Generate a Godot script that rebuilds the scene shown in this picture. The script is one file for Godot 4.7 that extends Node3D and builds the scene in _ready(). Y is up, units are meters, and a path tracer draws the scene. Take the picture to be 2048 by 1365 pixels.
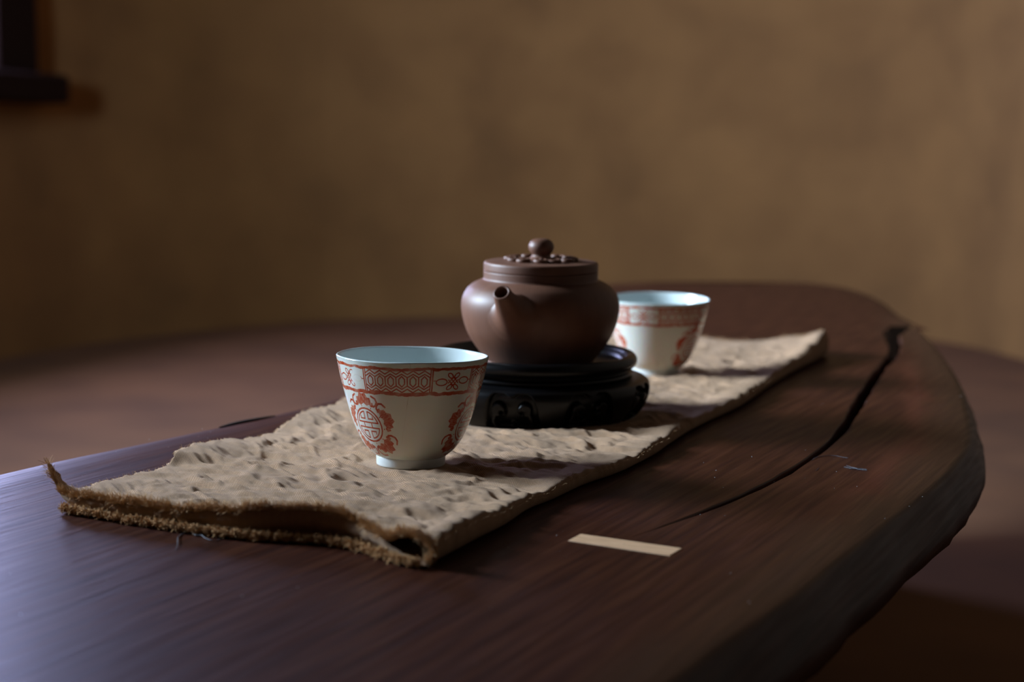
extends Node3D

const TABLE := 0.36          # height of the table top above the floor
const EYE := 0.523           # camera height above the floor
var rng := RandomNumberGenerator.new()
var used := {}

# ------------------------------------------------------------------ mesh builder
class MB:
	var v := PackedVector3Array()
	var uv := PackedVector2Array()
	var uv2 := PackedVector2Array()
	var ix := PackedInt32Array()

	func grid(p: PackedVector3Array, nu: int, nv: int, t: PackedVector2Array, flip := false, wrap_u := false, wrap_v := false):
		# nu points along u (fast), nv along v
		var b := v.size()
		v.append_array(p)
		uv.append_array(t)
		var mu := nu if wrap_u else nu - 1
		var mv := nv if wrap_v else nv - 1
		for j in mv:
			var j2 := (j + 1) % nv
			for i in mu:
				var i2 := (i + 1) % nu
				var a := b + j * nu + i
				var c := b + j * nu + i2
				var d := b + j2 * nu + i
				var e := b + j2 * nu + i2
				if flip:
					ix.append_array(PackedInt32Array([a, d, c, c, d, e]))
				else:
					ix.append_array(PackedInt32Array([a, c, d, c, e, d]))

	func poly(p: PackedVector3Array, t: PackedVector2Array, tri: PackedInt32Array, flip := false):
		var b := v.size()
		v.append_array(p)
		uv.append_array(t)
		for k in range(0, tri.size(), 3):
			if flip:
				ix.append_array(PackedInt32Array([b + tri[k], b + tri[k + 2], b + tri[k + 1]]))
			else:
				ix.append_array(PackedInt32Array([b + tri[k], b + tri[k + 1], b + tri[k + 2]]))

	func quad(a: Vector3, b: Vector3, c: Vector3, d: Vector3):
		var n := v.size()
		v.append_array(PackedVector3Array([a, b, c, d]))
		uv.append_array(PackedVector2Array([Vector2(0, 0), Vector2(1, 0), Vector2(1, 1), Vector2(0, 1)]))
		ix.append_array(PackedInt32Array([n, n + 1, n + 2, n, n + 2, n + 3]))

	func bake(smooth := true) -> ArrayMesh:
		var arr := []
		arr.resize(Mesh.ARRAY_MAX)
		arr[Mesh.ARRAY_VERTEX] = v
		arr[Mesh.ARRAY_TEX_UV] = uv
		if uv2.size() == v.size():
			arr[Mesh.ARRAY_TEX_UV2] = uv2
		arr[Mesh.ARRAY_INDEX] = ix
		var am := ArrayMesh.new()
		am.add_surface_from_arrays(Mesh.PRIMITIVE_TRIANGLES, arr)
		var st := SurfaceTool.new()
		st.create_from(am, 0)
		if not smooth:
			st.deindex()
			var st2 := SurfaceTool.new()
			st2.begin(Mesh.PRIMITIVE_TRIANGLES)
			st2.set_smooth_group(-1)
			for k in ix.size():
				st2.set_uv(uv[ix[k]])
				st2.add_vertex(v[ix[k]])
			st2.generate_normals()
			return st2.commit()
		st.generate_normals()
		return st.commit()

# ------------------------------------------------------------------ scene helpers
func numbered(called: String) -> String:
	var k: int = used.get(called, 0)
	used[called] = k + 1
	return called if k == 0 else "%s_%03d" % [called, k]

func thing(called: String, label: String, category: String, at := Vector3.ZERO, group := "") -> Node3D:
	var o := Node3D.new()
	o.name = numbered(called)
	add_child(o, true)
	o.position = at
	o.set_meta("label", label)
	o.set_meta("category", category)
	if group != "":
		o.set_meta("group", group)
	return o

func part(called: String, mesh: Mesh, mat: Material, parent: Node) -> MeshInstance3D:
	var o := MeshInstance3D.new()
	o.name = called if parent != self else numbered(called)
	o.mesh = mesh
	o.material_override = mat
	o.cast_shadow = GeometryInstance3D.SHADOW_CASTING_SETTING_ON
	parent.add_child(o, true)
	return o

func structure(called: String, label: String, category: String, mesh: Mesh, mat: Material) -> MeshInstance3D:
	var o := part(called, mesh, mat, self)
	o.set_meta("kind", "structure")
	o.set_meta("label", label)
	o.set_meta("category", category)
	return o

func curve(keys: Array, t: float) -> float:
	# piecewise smooth interpolation of [t, value] keys
	if t <= keys[0][0]:
		return keys[0][1]
	for k in range(1, keys.size()):
		if t <= keys[k][0]:
			var f: float = (t - keys[k - 1][0]) / (keys[k][0] - keys[k - 1][0])
			f = f * f * (3.0 - 2.0 * f)
			return lerpf(keys[k - 1][1], keys[k][1], f)
	return keys[-1][1]

func sstep(a: float, b: float, x: float) -> float:
	var f := clampf((x - a) / (b - a), 0.0, 1.0)
	return f * f * (3.0 - 2.0 * f)

func catmull(pts: Array, t: float, closed := false) -> Vector2:
	var n := pts.size()
	var i := int(floor(t))
	var f := t - i
	var g := func(k: int) -> Vector2:
		return pts[posmod(k, n)] if closed else pts[clampi(k, 0, n - 1)]
	var a: Vector2 = g.call(i - 1)
	var b: Vector2 = g.call(i)
	var c: Vector2 = g.call(i + 1)
	var d: Vector2 = g.call(i + 2)
	return b.cubic_interpolate(c, a, d, f)

func resample(pts: Array, n: int) -> PackedVector2Array:
	# smooth polyline through pts, n points evenly spaced by arc length
	var fine := PackedVector2Array()
	var acc := PackedFloat32Array()
	var steps := 24
	var total := 0.0
	for k in (pts.size() - 1) * steps + 1:
		var p := catmull(pts, minf(k / float(steps), pts.size() - 1.0001))
		if k > 0:
			total += p.distance_to(fine[k - 1])
		fine.append(p)
		acc.append(total)
	var out := PackedVector2Array()
	var j := 0
	for k in n:
		var s := total * k / (n - 1.0)
		while j < acc.size() - 2 and acc[j + 1] < s:
			j += 1
		var f := clampf((s - acc[j]) / maxf(acc[j + 1] - acc[j], 1e-9), 0.0, 1.0)
		out.append(fine[j].lerp(fine[j + 1], f))
	return out

func fnoise(seed_: int, freq: float, octaves := 3, kind := FastNoiseLite.TYPE_SIMPLEX_SMOOTH, fractal := FastNoiseLite.FRACTAL_FBM) -> FastNoiseLite:
	var n := FastNoiseLite.new()
	n.seed = seed_
	n.noise_type = kind
	n.frequency = freq
	n.fractal_type = fractal
	n.fractal_octaves = octaves
	return n

func noise_tex(n: FastNoiseLite, w: int, h: int, stops: Array) -> NoiseTexture2D:
	var g := Gradient.new()
	var offs := PackedFloat32Array()
	var cols := PackedColorArray()
	for s in stops:
		offs.append(s[0])
		cols.append(s[1])
	g.offsets = offs
	g.colors = cols
	var t := NoiseTexture2D.new()
	t.width = w
	t.height = h
	t.seamless = true
	t.noise = n
	t.color_ramp = g
	return t

func lathe(mb: MB, prof: Array, n: int, v_scale := 1.0):
	# prof: Vector2(radius, height) in metres, from bottom to top on the outside
	var p := PackedVector3Array()
	var t := PackedVector2Array()
	for k in prof.size():
		var q: Vector2 = prof[k]
		for i in n + 1:
			var a := TAU * i / n - PI
			p.append(Vector3(q.x * sin(a), q.y, q.x * cos(a)))
			t.append(Vector2(i / float(n), 1.0 - q.y / v_scale))
	mb.grid(p, n + 1, prof.size(), t, true)

func smooth_profile(keys: Array, per: int) -> Array:
	var out := []
	for k in (keys.size() - 1) * per + 1:
		out.append(catmull(keys, minf(k / float(per), keys.size() - 1.0001)))
	return out

func tube(mb: MB, path: PackedVector3Array, radii: PackedFloat32Array, n: int, up := Vector3.UP):
	var p := PackedVector3Array()
	var t := PackedVector2Array()
	var m := path.size()
	for k in m:
		var d := (path[mini(k + 1, m - 1)] - path[maxi(k - 1, 0)]).normalized()
		if d.length() < 0.5:
			d = Vector3.FORWARD
		var x := d.cross(up)
		if x.length() < 0.05:
			x = d.cross(Vector3.RIGHT)
		x = x.normalized()
		var y := x.cross(d).normalized()
		for i in n:
			var a := TAU * i / n
			p.append(path[k] + (x * cos(a) + y * sin(a)) * radii[k])
			t.append(Vector2(i / float(n), k / float(m)))
	mb.grid(p, n, m, t, false, true)

func bevel_box(mb: MB, c: Vector3, s: Vector3, basis := Basis.IDENTITY, r := 0.006):
	# a box with chamfered edges, size s, centred at c
	var h := s / 2.0
	r = minf(r, minf(h.x, minf(h.y, h.z)) * 0.6)
	var p := PackedVector3Array()
	var tt := PackedVector2Array()
	var levels := [[-h.y, r], [-h.y + r, 0.0], [h.y - r, 0.0], [h.y, r]]
	for l in levels:
		var ins: float = l[1]
		var x := h.x - ins
		var z := h.z - ins
		var q := r * 0.7
		for e in [Vector2(-x + q, -z), Vector2(x - q, -z), Vector2(x, -z + q), Vector2(x, z - q), Vector2(x - q, z), Vector2(-x + q, z), Vector2(-x, z - q), Vector2(-x, -z + q)]:
			p.append(c + basis * Vector3(e.x, l[0], e.y))
			tt.append(Vector2(e.x + l[0], e.y + l[0]))
	var b := mb.v.size()
	mb.grid(p, 8, 4, tt, false, true)
	for k in range(1, 7):
		mb.ix.append_array(PackedInt32Array([b, b + k, b + k + 1]))
		mb.ix.append_array(PackedInt32Array([b + 24, b + 24 + k + 1, b + 24 + k]))

# ------------------------------------------------------------------ materials
func mat(color: Color, rough: float, tex: Texture2D = null) -> StandardMaterial3D:
	var m := StandardMaterial3D.new()
	m.albedo_color = color
	m.roughness = rough
	if tex:
		m.albedo_texture = tex
	return m

func lin(r: float, g: float, b: float) -> Color:
	return Color(r, g, b).linear_to_srgb()

func plaster_mat(tint: Color, seed_: int) -> StandardMaterial3D:
	var n := fnoise(seed_, 0.009, 4)
	n.domain_warp_enabled = true
	n.domain_warp_amplitude = 25.0
	n.domain_warp_frequency = 0.012
	var m := mat(tint, 0.95, noise_tex(n, 512, 512, [[0.0, Color(0.76, 0.75, 0.74)], [0.4, Color(0.88, 0.87, 0.86)], [0.62, Color(0.93, 0.93, 0.93)], [1.0, Color(1.0, 1.0, 1.0)]]))
	m.uv1_triplanar = true
	m.uv1_world_triplanar = true
	m.uv1_scale = Vector3(0.45, 0.45, 0.45)
	return m

# ------------------------------------------------------------------ main
func _ready():
	rng.seed = 7
	setup_view()
	build_room()
	build_table()
	build_cloth()
	build_stand()
	build_teapot()
	build_cups()
	build_small()

func setup_view():
	var cam := Camera3D.new()
	cam.name = "camera"
	cam.position = Vector3(0, EYE, 0)
	cam.rotation_degrees = Vector3(-5.83, 0, 0)
	cam.fov = 22.07
	cam.near = 0.05
	cam.far = 60.0
	var at := CameraAttributesPhysical.new()
	at.frustum_focal_length = 61.5
	at.frustum_near = 0.05
	at.frustum_far = 60.0
	at.frustum_focus_distance = 0.885
	at.exposure_aperture = 8.0
	at.exposure_multiplier = 1.0
	cam.attributes = at
	add_child(cam)
	cam.current = true

	var env := Environment.new()
	env.background_mode = Environment.BG_SKY
	var sky := Sky.new()
	var sm := ProceduralSkyMaterial.new()
	sm.sky_top_color = Color(0.55, 0.68, 0.86)
	sm.sky_horizon_color = Color(0.8, 0.85, 0.9)
	sm.ground_horizon_color = Color(0.55, 0.5, 0.42)
	sm.ground_bottom_color = Color(0.35, 0.3, 0.24)
	sky.sky_material = sm
	env.sky = sky
	env.background_energy_multiplier = 1.0
	env.tonemap_mode = Environment.TONE_MAPPER_LINEAR
	env.tonemap_exposure = 1.0
	env.sdfgi_enabled = true
	env.ssao_enabled = true
	env.ssil_enabled = true
	var we := WorldEnvironment.new()
	we.name = "surroundings"
	we.environment = env
	add_child(we)

	# daylight in the two window openings of the left wall
	window_light("daylight", 3.44, 3.93, 1.24, 0.96, 8.2, 0.05, Color(0.75, 0.78, 1.0))
	window_light("daylight_side", 1.20, 1.78, 1.0, 0.50, 43.0, 0.10, Color(0.82, 0.91, 1.0))

func window_light(called: String, t0: float, t1: float, y: float, h: float, energy: float, deep: float, tint: Color):
	var a := plan(t0)
	var b := plan(t1)
	var mid := (a + b) / 2.0
	var d := (b - a).normalized()
	var nrm := Vector2(d.y, -d.x)          # inward
	var l := AreaLight3D.new()
	l.name = called
	l.area_size = Vector2(a.distance_to(b) * 0.94, h)
	l.area_normalize_energy = false
	l.light_energy = energy
	l.light_color = tint
	l.area_range = 14.0
	l.area_attenuation = 2.0
	l.shadow_enabled = true
	var pos := mid - nrm * deep
	l.position = Vector3(pos.x, y, -pos.y)
	add_child(l)
	l.look_at_from_position(l.position, l.position + Vector3(nrm.x, 0, -nrm.y))

# ------------------------------------------------------------------ room
var room := [Vector2(-0.80, 0.05), Vector2(-1.15, 0.95), Vector2(-1.66, 2.15), Vector2(-1.72, 3.2), Vector2(-1.38, 4.62), Vector2(-1.06, 5.32), Vector2(-0.62, 5.78), Vector2(-0.05, 5.95),
	Vector2(0.5, 5.88), Vector2(0.98, 5.58), Vector2(1.26, 5.1), Vector2(1.37, 4.5), Vector2(1.36, 3.7), Vector2(1.30, 2.6), Vector2(1.2, 1.8), Vector2(1.2, 0.8), Vector2(1.15, -0.3),
	Vector2(0.9, -1.2), Vector2(-0.1, -1.6), Vector2(-0.75, -0.9)]

func plan(t: float) -> Vector2:
	return catmull(room, t, true)

func inward(t: float) -> Vector2:
	var d := (plan(t + 0.02) - plan(t - 0.02)).normalized()
	return Vector2(d.y, -d.x)

func wall_piece(mb: MB, t0: float, t1: float, y0: float, y1: float, n: FastNoiseLite, thick := 0.4):
	var nu := maxi(3, int((t1 - t0) * 14.0))
	var nv := maxi(3, int((y1 - y0) * 16.0))
	var inner := PackedVector3Array()
	var outer := PackedVector3Array()
	var tt := PackedVector2Array()
	for j in nv + 1:
		for i in nu + 1:
			var t := lerpf(t0, t1, i / float(nu))
			var y := lerpf(y0, y1, j / float(nv))
			var p := plan(t)
			var q := inward(t)
			var w := n.get_noise_3d(p.x, y, p.y) * 0.010
			inner.append(Vector3(p.x + q.x * w, y, -p.y - q.y * w))
			outer.append(Vector3(p.x - q.x * thick, y, -p.y + q.y * thick))
			tt.append(Vector2(t, y))
	mb.grid(inner, nu + 1, nv + 1, tt, false)
	mb.grid(outer, nu + 1, nv + 1, tt, true)
	# reveals
	for e in [[0, true], [nu, false]]:
		var p2 := PackedVector3Array()
		var t2 := PackedVector2Array()
		for j in nv + 1:
			p2.append(inner[j * (nu + 1) + e[0]] * 0.9999)
			p2.append(outer[j * (nu + 1) + e[0]] * 0.9999)
			t2.append(Vector2.ZERO)
			t2.append(Vector2.ONE)
		mb.grid(p2, 2, nv + 1, t2, e[1])
	for e in [[0, false], [nv, true]]:
		var p2 := PackedVector3Array()
		var t2 := PackedVector2Array()
		for i in nu + 1:
			p2.append(inner[e[0] * (nu + 1) + i] * 0.9999)
			p2.append(outer[e[0] * (nu + 1) + i] * 0.9999)
			t2.append(Vector2.ZERO)
			t2.append(Vector2.ONE)
		mb.grid(p2, 2, nu + 1, t2, e[1])

func frame_bar(mb: MB, t0: float, t1: float, y0: float, y1: float, back: float, out: float):
	# a straight timber along the wall from t0 to t1, reaching from back behind the wall face to out in front
	var a := plan(t0)
	var b := plan(t1)
	var d := (b - a).normalized()
	var q := Vector2(d.y, -d.x)
	var mid := (a + b) / 2.0 + q * (out - back) / 2.0
	var bs := Basis(Vector3(d.x, 0, -d.y), Vector3.UP, Vector3(-q.x, 0, q.y))
	bevel_box(mb, Vector3(mid.x, (y0 + y1) / 2.0, -mid.y), Vector3(a.distance_to(b), y1 - y0, back + out), bs, 0.008)

func build_room():
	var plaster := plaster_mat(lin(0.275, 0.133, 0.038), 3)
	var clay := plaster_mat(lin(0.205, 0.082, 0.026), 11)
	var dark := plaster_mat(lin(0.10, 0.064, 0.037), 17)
	var n := fnoise(21, 2.0, 2)
	var top := 2.5
	var mb := MB.new()
	# left wall with two window openings
	wall_piece(mb, -0.4, 1.14, 0.0, top, n)
	for w in [[1.14, 1.84, 1.30], [3.4, 4.0, 1.78]]:
		wall_piece(mb, w[0], w[1], 0.0, 0.70, n)
		wall_piece(mb, w[0], w[1], w[2], top, n)
	wall_piece(mb, 1.84, 3.4, 0.0, top, n)
	wall_piece(mb, 4.0, 6.0, 0.0, top, n)
	structure("wall_left", "curved brown earthen plaster wall on the left, with the dark window frame", "wall", mb.bake(), plaster)
	mb = MB.new()
	wall_piece(mb, 6.0, 9.0, 0.0, top, n)
	structure("wall_far", "far earthen plaster wall behind the teapot, ochre brown and mottled", "wall", mb.bake(), plaster)
	mb = MB.new()
	wall_piece(mb, 9.0, 12.3, 0.0, top, n)
	structure("wall_right", "olive brown earthen plaster wall behind the right end of the table", "wall", mb.bake(), plaster)
	mb = MB.new()
	wall_piece(mb, 12.3, 19.6, 0.0, top, n)
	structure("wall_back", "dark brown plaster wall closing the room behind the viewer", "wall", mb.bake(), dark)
	# floor and ceiling follow the room's plan, a little beyond its walls
	for lvl in [["floor", 0.0, -0.12, "trodden reddish brown clay floor below and behind the table"], ["ceiling", top + 0.12, top, "dark smoke-stained plaster ceiling over the whole room"]]:
		var ring := PackedVector2Array()
		for k in 160:
			var t := k * 20.0 / 160.0
			ring.append(plan(t) - inward(t) * 0.36)
		var tri := Geometry2D.triangulate_polygon(ring)
		mb = MB.new()
		for s in 2:
			var p := PackedVector3Array()
			for q in ring:
				p.append(Vector3(q.x, lvl[1 + s], -q.y))
			mb.poly(p, ring, tri, s == 1)
		var side := PackedVector3Array()
		var st := PackedVector2Array()
		for s in 2:
			for q in ring:
				side.append(Vector3(q.x, lvl[1 + s], -q.y))
				st.append(q)
		mb.grid(side, ring.size(), 2, st, false, true)
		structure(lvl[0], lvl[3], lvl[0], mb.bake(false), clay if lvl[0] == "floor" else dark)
	# timber frames of the two windows
	var wood := mat(lin(0.014, 0.0055, 0.004), 0.8)
	wood.metallic_specular = 0.25
	var k := 1
	for w in [[3.4, 4.0, 1.78], [1.14, 1.84, 1.30]]:
		var o := thing("window_%d" % k, ["dark timber window frame with a thick projecting sill at the upper left", "wide dark timber window frame in the left wall beside the table"][k - 1], "window")
		o.set_meta("kind", "structure")
		var f := MB.new()
		frame_bar(f, w[0] - 0.24, w[1] + 0.245, 0.683, 0.76, 0.25, 0.10)
		part("sill", f.bake(false), wood, o)
		f = MB.new()
		frame_bar(f, w[0] - 0.2, w[1] + 0.2, w[2] - 0.04, w[2] + 0.05, 0.25, 0.06)
		part("lintel", f.bake(false), wood, o)
		for t in [w[0] - 0.08, w[1] + 0.08]:
			f = MB.new()
			frame_bar(f, t - 0.09, t + 0.095, 0.76, w[2] - 0.04, 0.22, 0.05)
			part("post", f.bake(false), wood, o)
		k += 1

# ------------------------------------------------------------------ table
var table_left := [Vector2(-0.47, 0.42), Vector2(-0.40, 0.60), Vector2(-0.335, 0.76), Vector2(-0.2729, 0.9209), Vector2(-0.2236, 1.013), Vector2(-0.1636, 1.1251), Vector2(-0.119, 1.2369), Vector2(-0.065, 1.50), Vector2(-0.005, 1.83), Vector2(0.06, 2.13), Vector2(0.112, 2.33), Vector2(0.16, 2.40), Vector2(0.25, 2.425), Vector2(0.34, 2.420)]
var table_right := [Vector2(0.41, 2.395), Vector2(0.443, 2.30), Vector2(0.444, 2.11), Vector2(0.4116, 1.8141), Vector2(0.3799, 1.5632), Vector2(0.3465, 1.3563), Vector2(0.3143, 1.1973), Vector2(0.2795, 1.0511), Vector2(0.2599, 0.9861), Vector2(0.2315, 0.9133), Vector2(0.1981, 0.8375), Vector2(0.142, 0.7225), Vector2(0.0963, 0.6275), Vector2(0.0511, 0.5377), Vector2(-0.02, 0.40), Vector2(-0.08, 0.30), Vector2(-0.2, 0.22), Vector2(-0.36, 0.27), Vector2(-0.46, 0.36)]
# the open split: its left side from the rim inwards, then its right side back to the rim
var split_tip := Vector2(0.0536, 0.7520)
var split_line := [Vector2(0.392, 1.745), Vector2(0.3637, 1.6646), Vector2(0.344, 1.5632), Vector2(0.3223, 1.4734), Vector2(0.286, 1.3563), Vector2(0.2481, 1.2234), Vector2(0.195, 1.0374), Vector2(0.1516, 0.9255), Vector2(0.1182, 0.8569), Vector2(0.0892, 0.807)]
var split_width := [0.024, 0.015, 0.0095, 0.0082, 0.0082, 0.0080, 0.0070, 0.0052, 0.0040, 0.0028]

func build_table():
	var ring := PackedVector2Array()
	var wgt := PackedFloat32Array()
	for p in resample(table_left, 90):
		ring.append(p)
		wgt.append(1.0)
	var rr := resample(table_right, 150)
	# the split meets the rim where the rim passes its far end
	var mouth := 0
	for k in rr.size():
		if rr[k].y > 1.78:
			mouth = k
	for k in mouth + 1:
		ring.append(rr[k])
		wgt.append(clampf((rr[k].y - 1.80) / 0.10, 0.0, 1.0))
	# down one side of the split and up the other
	var mids := resample(split_line, 60)
	var away := []
	var wn := fnoise(5, 14.0, 2)
	for k in mids.size():
		var d := (mids[mini(k + 1, 59)] - mids[maxi(k - 1, 0)]).normalized()
		var q := Vector2(-d.y, d.x)       # to the right of the walk towards the viewer
		var f := k / 59.0 * (split_width.size() - 1)
		var i := mini(int(f), split_width.size() - 2)
		var w: float = lerpf(split_width[i], split_width[i + 1], f - i) * (1.0 + 0.35 * wn.get_noise_1d(k * 0.05))
		away.append(q * w / 2.0)
	for k in mids.size():
		ring.append(mids[k] - away[k])
		wgt.append(0.0)
	ring.append(split_tip)
	wgt.append(0.0)
	for k in range(mids.size() - 1, -1, -1):
		ring.append(mids[k] + away[k])
		wgt.append(0.0)
	for k in range(mouth + 1, rr.size()):
		if rr[k].y < 1.74:
			ring.append(rr[k])
			wgt.append(clampf((1.72 - rr[k].y) / 0.44, 0.0, 1.0))
	var n := ring.size()
	# index chains of the ring: left rim, far rim, near side of the split, right rim, far side of the split
	var i1 := 90 + mouth + 1
	var i2 := i1 + 60
	var i3 := i2 + 61
	var chains := [range(0, 90), range(90, i1), range(i1, i2 + 1), range(i3, n), range(i2, i3)]
	var nrm := PackedVector2Array()
	for k in n:
		var a := ring[posmod(k - 1, n)]
		var b := ring[(k + 1) % n]
		var e1 := (ring[k] - a).normalized()
		var e2 := (b - ring[k]).normalized()
		var o1 := Vector2(e1.y, -e1.x)
		var o2 := Vector2(e2.y, -e2.x)
		var m := (o1 + o2)
		if m.length() < 0.3:
			m = o1
		nrm.append(m.normalized())
	# outward must point away from the polygon
	var test := ring[10] + nrm[10] * 0.003
	if Geometry2D.is_point_in_polygon(test, ring):
		for k in n:
			nrm[k] = -nrm[k]
	var prof := [[-0.032, 0.00003], [-0.016, -0.0006], [-0.005, -0.0015], [-0.0012, -0.0026], [0.0012, -0.0052], [0.0038, -0.012], [0.0075, -0.019], [0.008, -0.026], [0.006, -0.031], [0.0, -0.0345], [-0.012, -0.036]]
	var thin := [[-0.0011, 0.0], [-0.0008, 0.0], [-0.0005, -0.0001], [-0.0002, -0.0003], [0.0, -0.0008], [0.0, -0.006], [0.0, -0.014], [0.0, -0.022], [0.0, -0.030], [0.0, -0.0345], [0.0, -0.036]]
	var mb := MB.new()
	var side := PackedVector3Array()
	var t := PackedVector2Array()
	var t2 := PackedVector2Array()
	var cap := PackedVector2Array()
	var un := fnoise(9, 9.0, 3)
	for j in prof.size():
		for k in n:
			var w := wgt[k]
			var wob := un.get_noise_2d(ring[k].x * 1.2, ring[k].y) * 0.004 * w * (j / 10.0)
			var off: float = lerpf(thin[j][0], prof[j][0], w) + wob
			var y: float = lerpf(thin[j][1], prof[j][1], w)
			var p := ring[k] + nrm[k] * off
			side.append(Vector3(p.x, TABLE + y, -p.y))
			var g := grain_uv(p)
			t.append(g + Vector2(-y * 0.9, y * 0.2))
			t2.append(p)
			if j == 0:
				cap.append(p)
	mb.grid(side, n, prof.size(), t, false, true)
	mb.uv2.append_array(t2)
	# top: rows across the board, one run on each side of the split
	var rows := 330
	var ch := chains.map(func(c): return c.map(func(k): return cap[k]))
	var y0 := 0.30
	var y1 := 2.37
	for run in 2:
		var p3 := PackedVector3Array()
		var tt := PackedVector2Array()
		var t3 := PackedVector2Array()
		var nx := 24 if run == 0 else 10
		for j in rows:
			var y := lerpf(y0, y1, j / float(rows - 1))
			var l := x_at(ch[0], y)
			var r := x_at(ch[3], y) if y < 1.70 else x_at(ch[1], y)
			var sl := 0.0
			var sr := 0.0
			if y >= split_tip.y and y < mids[0].y:
				sl = x_at(ch[2], y)
				sr = x_at(ch[4], y)
			elif y < split_tip.y:
				sl = split_tip.x - (split_tip.y - y) * 0.5
				sr = sl
			else:
				sl = r
				sr = r
			var a := l if run == 0 else sr
			var b := sl if run == 0 else maxf(r, sr)
			a -= 0.0012 if run == 0 else 0.0
			b += 0.0012 if run == 1 or y > mids[0].y else 0.0
			for i in nx:
				var q := Vector2(lerpf(a, b, i / (nx - 1.0)), y)
				p3.append(Vector3(q.x, TABLE, -q.y))
				tt.append(grain_uv(q))
				t3.append(q)
		mb.grid(p3, nx, rows, tt, false)
		mb.uv2.append_array(t3)
	# underside
	var low := PackedVector3Array()
	var lt := PackedVector2Array()
	for j in 80:
		var y := lerpf(0.24, 2.40, j / 79.0)
		for i in 2:
			var q := Vector2(x_at(table_left, y) + 0.01 if i == 0 else x_at(table_right, y) - 0.01, y)
			low.append(Vector3(q.x, TABLE - 0.0359, -q.y))
			lt.append(grain_uv(q))
	mb.grid(low, 2, 80, lt, true)
	mb.uv2.append_array(lt)
	# uv2 maps the plan to 0..1 for the broad colouring of the board
	for k in mb.uv2.size():
		mb.uv2[k] = Vector2((mb.uv2[k].x + 0.55) / 1.1, (mb.uv2[k].y - 0.2) / 2.3)

	var gn := fnoise(31, 0.02, 5)
	gn.domain_warp_enabled = true
	gn.domain_warp_amplitude = 14.0
	gn.domain_warp_frequency = 0.01
	var m := mat(Color(1, 1, 1), 0.42, noise_tex(gn, 1024, 1024, [[0.0, lin(0.022, 0.0046, 0.0022)], [0.42, lin(0.042, 0.0105, 0.0047)], [0.6, lin(0.052, 0.0140, 0.0062)], [1.0, lin(0.078, 0.024, 0.010)]]))
	m.metallic_specular = 0.27
	var rn := fnoise(77, 0.05, 4)
	m.roughness = 1.0
	m.roughness_texture = noise_tex(rn, 512, 512, [[0.0, Color(0.36, 0.36, 0.36)], [1.0, Color(0.50, 0.50, 0.50)]])
	m.roughness_texture_channel = BaseMaterial3D.TEXTURE_CHANNEL_RED
	m.heightmap_enabled = true
	m.heightmap_texture = noise_tex(rn, 512, 512, [[0.0, Color(0, 0, 0)], [1.0, Color(1, 1, 1)]])
	m.heightmap_scale = 0.012
	m.uv1_scale = Vector3(7.5, 0.38, 1.0)
	m.detail_enabled = true
	m.detail_blend_mode = BaseMaterial3D.BLEND_MODE_MIX
	m.detail_uv_layer = BaseMaterial3D.DETAIL_UV_2
	m.detail_albedo = board_colour()

	var root := thing("tea_table", "low dark brown live-edge slab table with a long open crack", "table", Vector3.ZERO)
	part("slab", mb.bake(), m, root)

	# pale wooden strip let into the board across the end of the split
	var im := MB.new()
	var c := [Vector2(0.0241, 0.744), Vector2(0.0301, 0.7576), Vector2(0.0722, 0.7284), Vector2(0.0657, 0.7146)]
	var mid := Vector2(0.048, 0.7362)
	var rings := PackedVector3Array()
	var it := PackedVector2Array()
	for l in [[1.0, -0.008], [1.0, 0.0001], [0.985, 0.0003], [0.5, 0.0003], [0.02, 0.0003]]:
		for q in c:
			var e: Vector2 = mid + (q - mid) * l[0]
			rings.append(Vector3(e.x, TABLE + l[1], -e.y))
			var axis := Vector2(0.8216, -0.57)
			it.append(Vector2((e - mid).dot(Vector2(0.57, 0.8216)) * 60.0, (e - mid).dot(axis) * 6.0))
	im.grid(rings, 4, 5, it, false, true)
	var pn := fnoise(41, 0.03, 4)
	var pale := mat(Color(1, 1, 1), 0.5, noise_tex(pn, 256, 256, [[0.0, lin(0.62, 0.35, 0.18)], [0.5, lin(0.80, 0.49, 0.28)], [1.0, lin(0.90, 0.58, 0.35)]]))
	var key := part("inlaid_strip", im.bake(false), pale, root)
	key.set_meta("label", "pale wood strip let in across the end of the crack")

	# bark seam along the left rim
	var bm := MB.new()
	var bp := PackedVector3Array()
	var br := PackedFloat32Array()
	var seam := resample([Vector2(-0.1820, 1.0775), Vector2(-0.1735, 1.0940), Vector2(-0.1640, 1.1090), Vector2(-0.1540, 1.1260)], 24)
	for k in 24:
		bp.append(Vector3(seam[k].x, TABLE - 0.0012, -seam[k].y))
		br.append(0.0004 + 0.0011 * pow(sin(PI * (k + 0.5) / 24.0), 0.7))
	tube(bm, bp, br, 10)
	part("bark_seam", bm.bake(), mat(lin(0.006, 0.003, 0.002), 0.9), root)

	var bd := MB.new()
	bevel_box(bd, Vector3(0.075, 0.16, -1.44), Vector3(0.035, 0.316, 1.78), Basis(Vector3.UP, -0.27), 0.005)
	part("stretcher", bd.bake(false), m, root)
	# slab legs, set well in under the board
	for q in [[Vector2(-0.11, 0.72), 0.26], [Vector2(0.22, 1.95), 0.26]]:
		var lm := MB.new()
		var bs := Basis(Vector3.UP, -0.27)
		bevel_box(lm, Vector3(q[0].x, (TABLE - 0.036) / 2.0, -q[0].y), Vector3(q[1], TABLE - 0.036, 0.05), bs, 0.006)
		part("leg", lm.bake(false), m, root)

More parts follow.
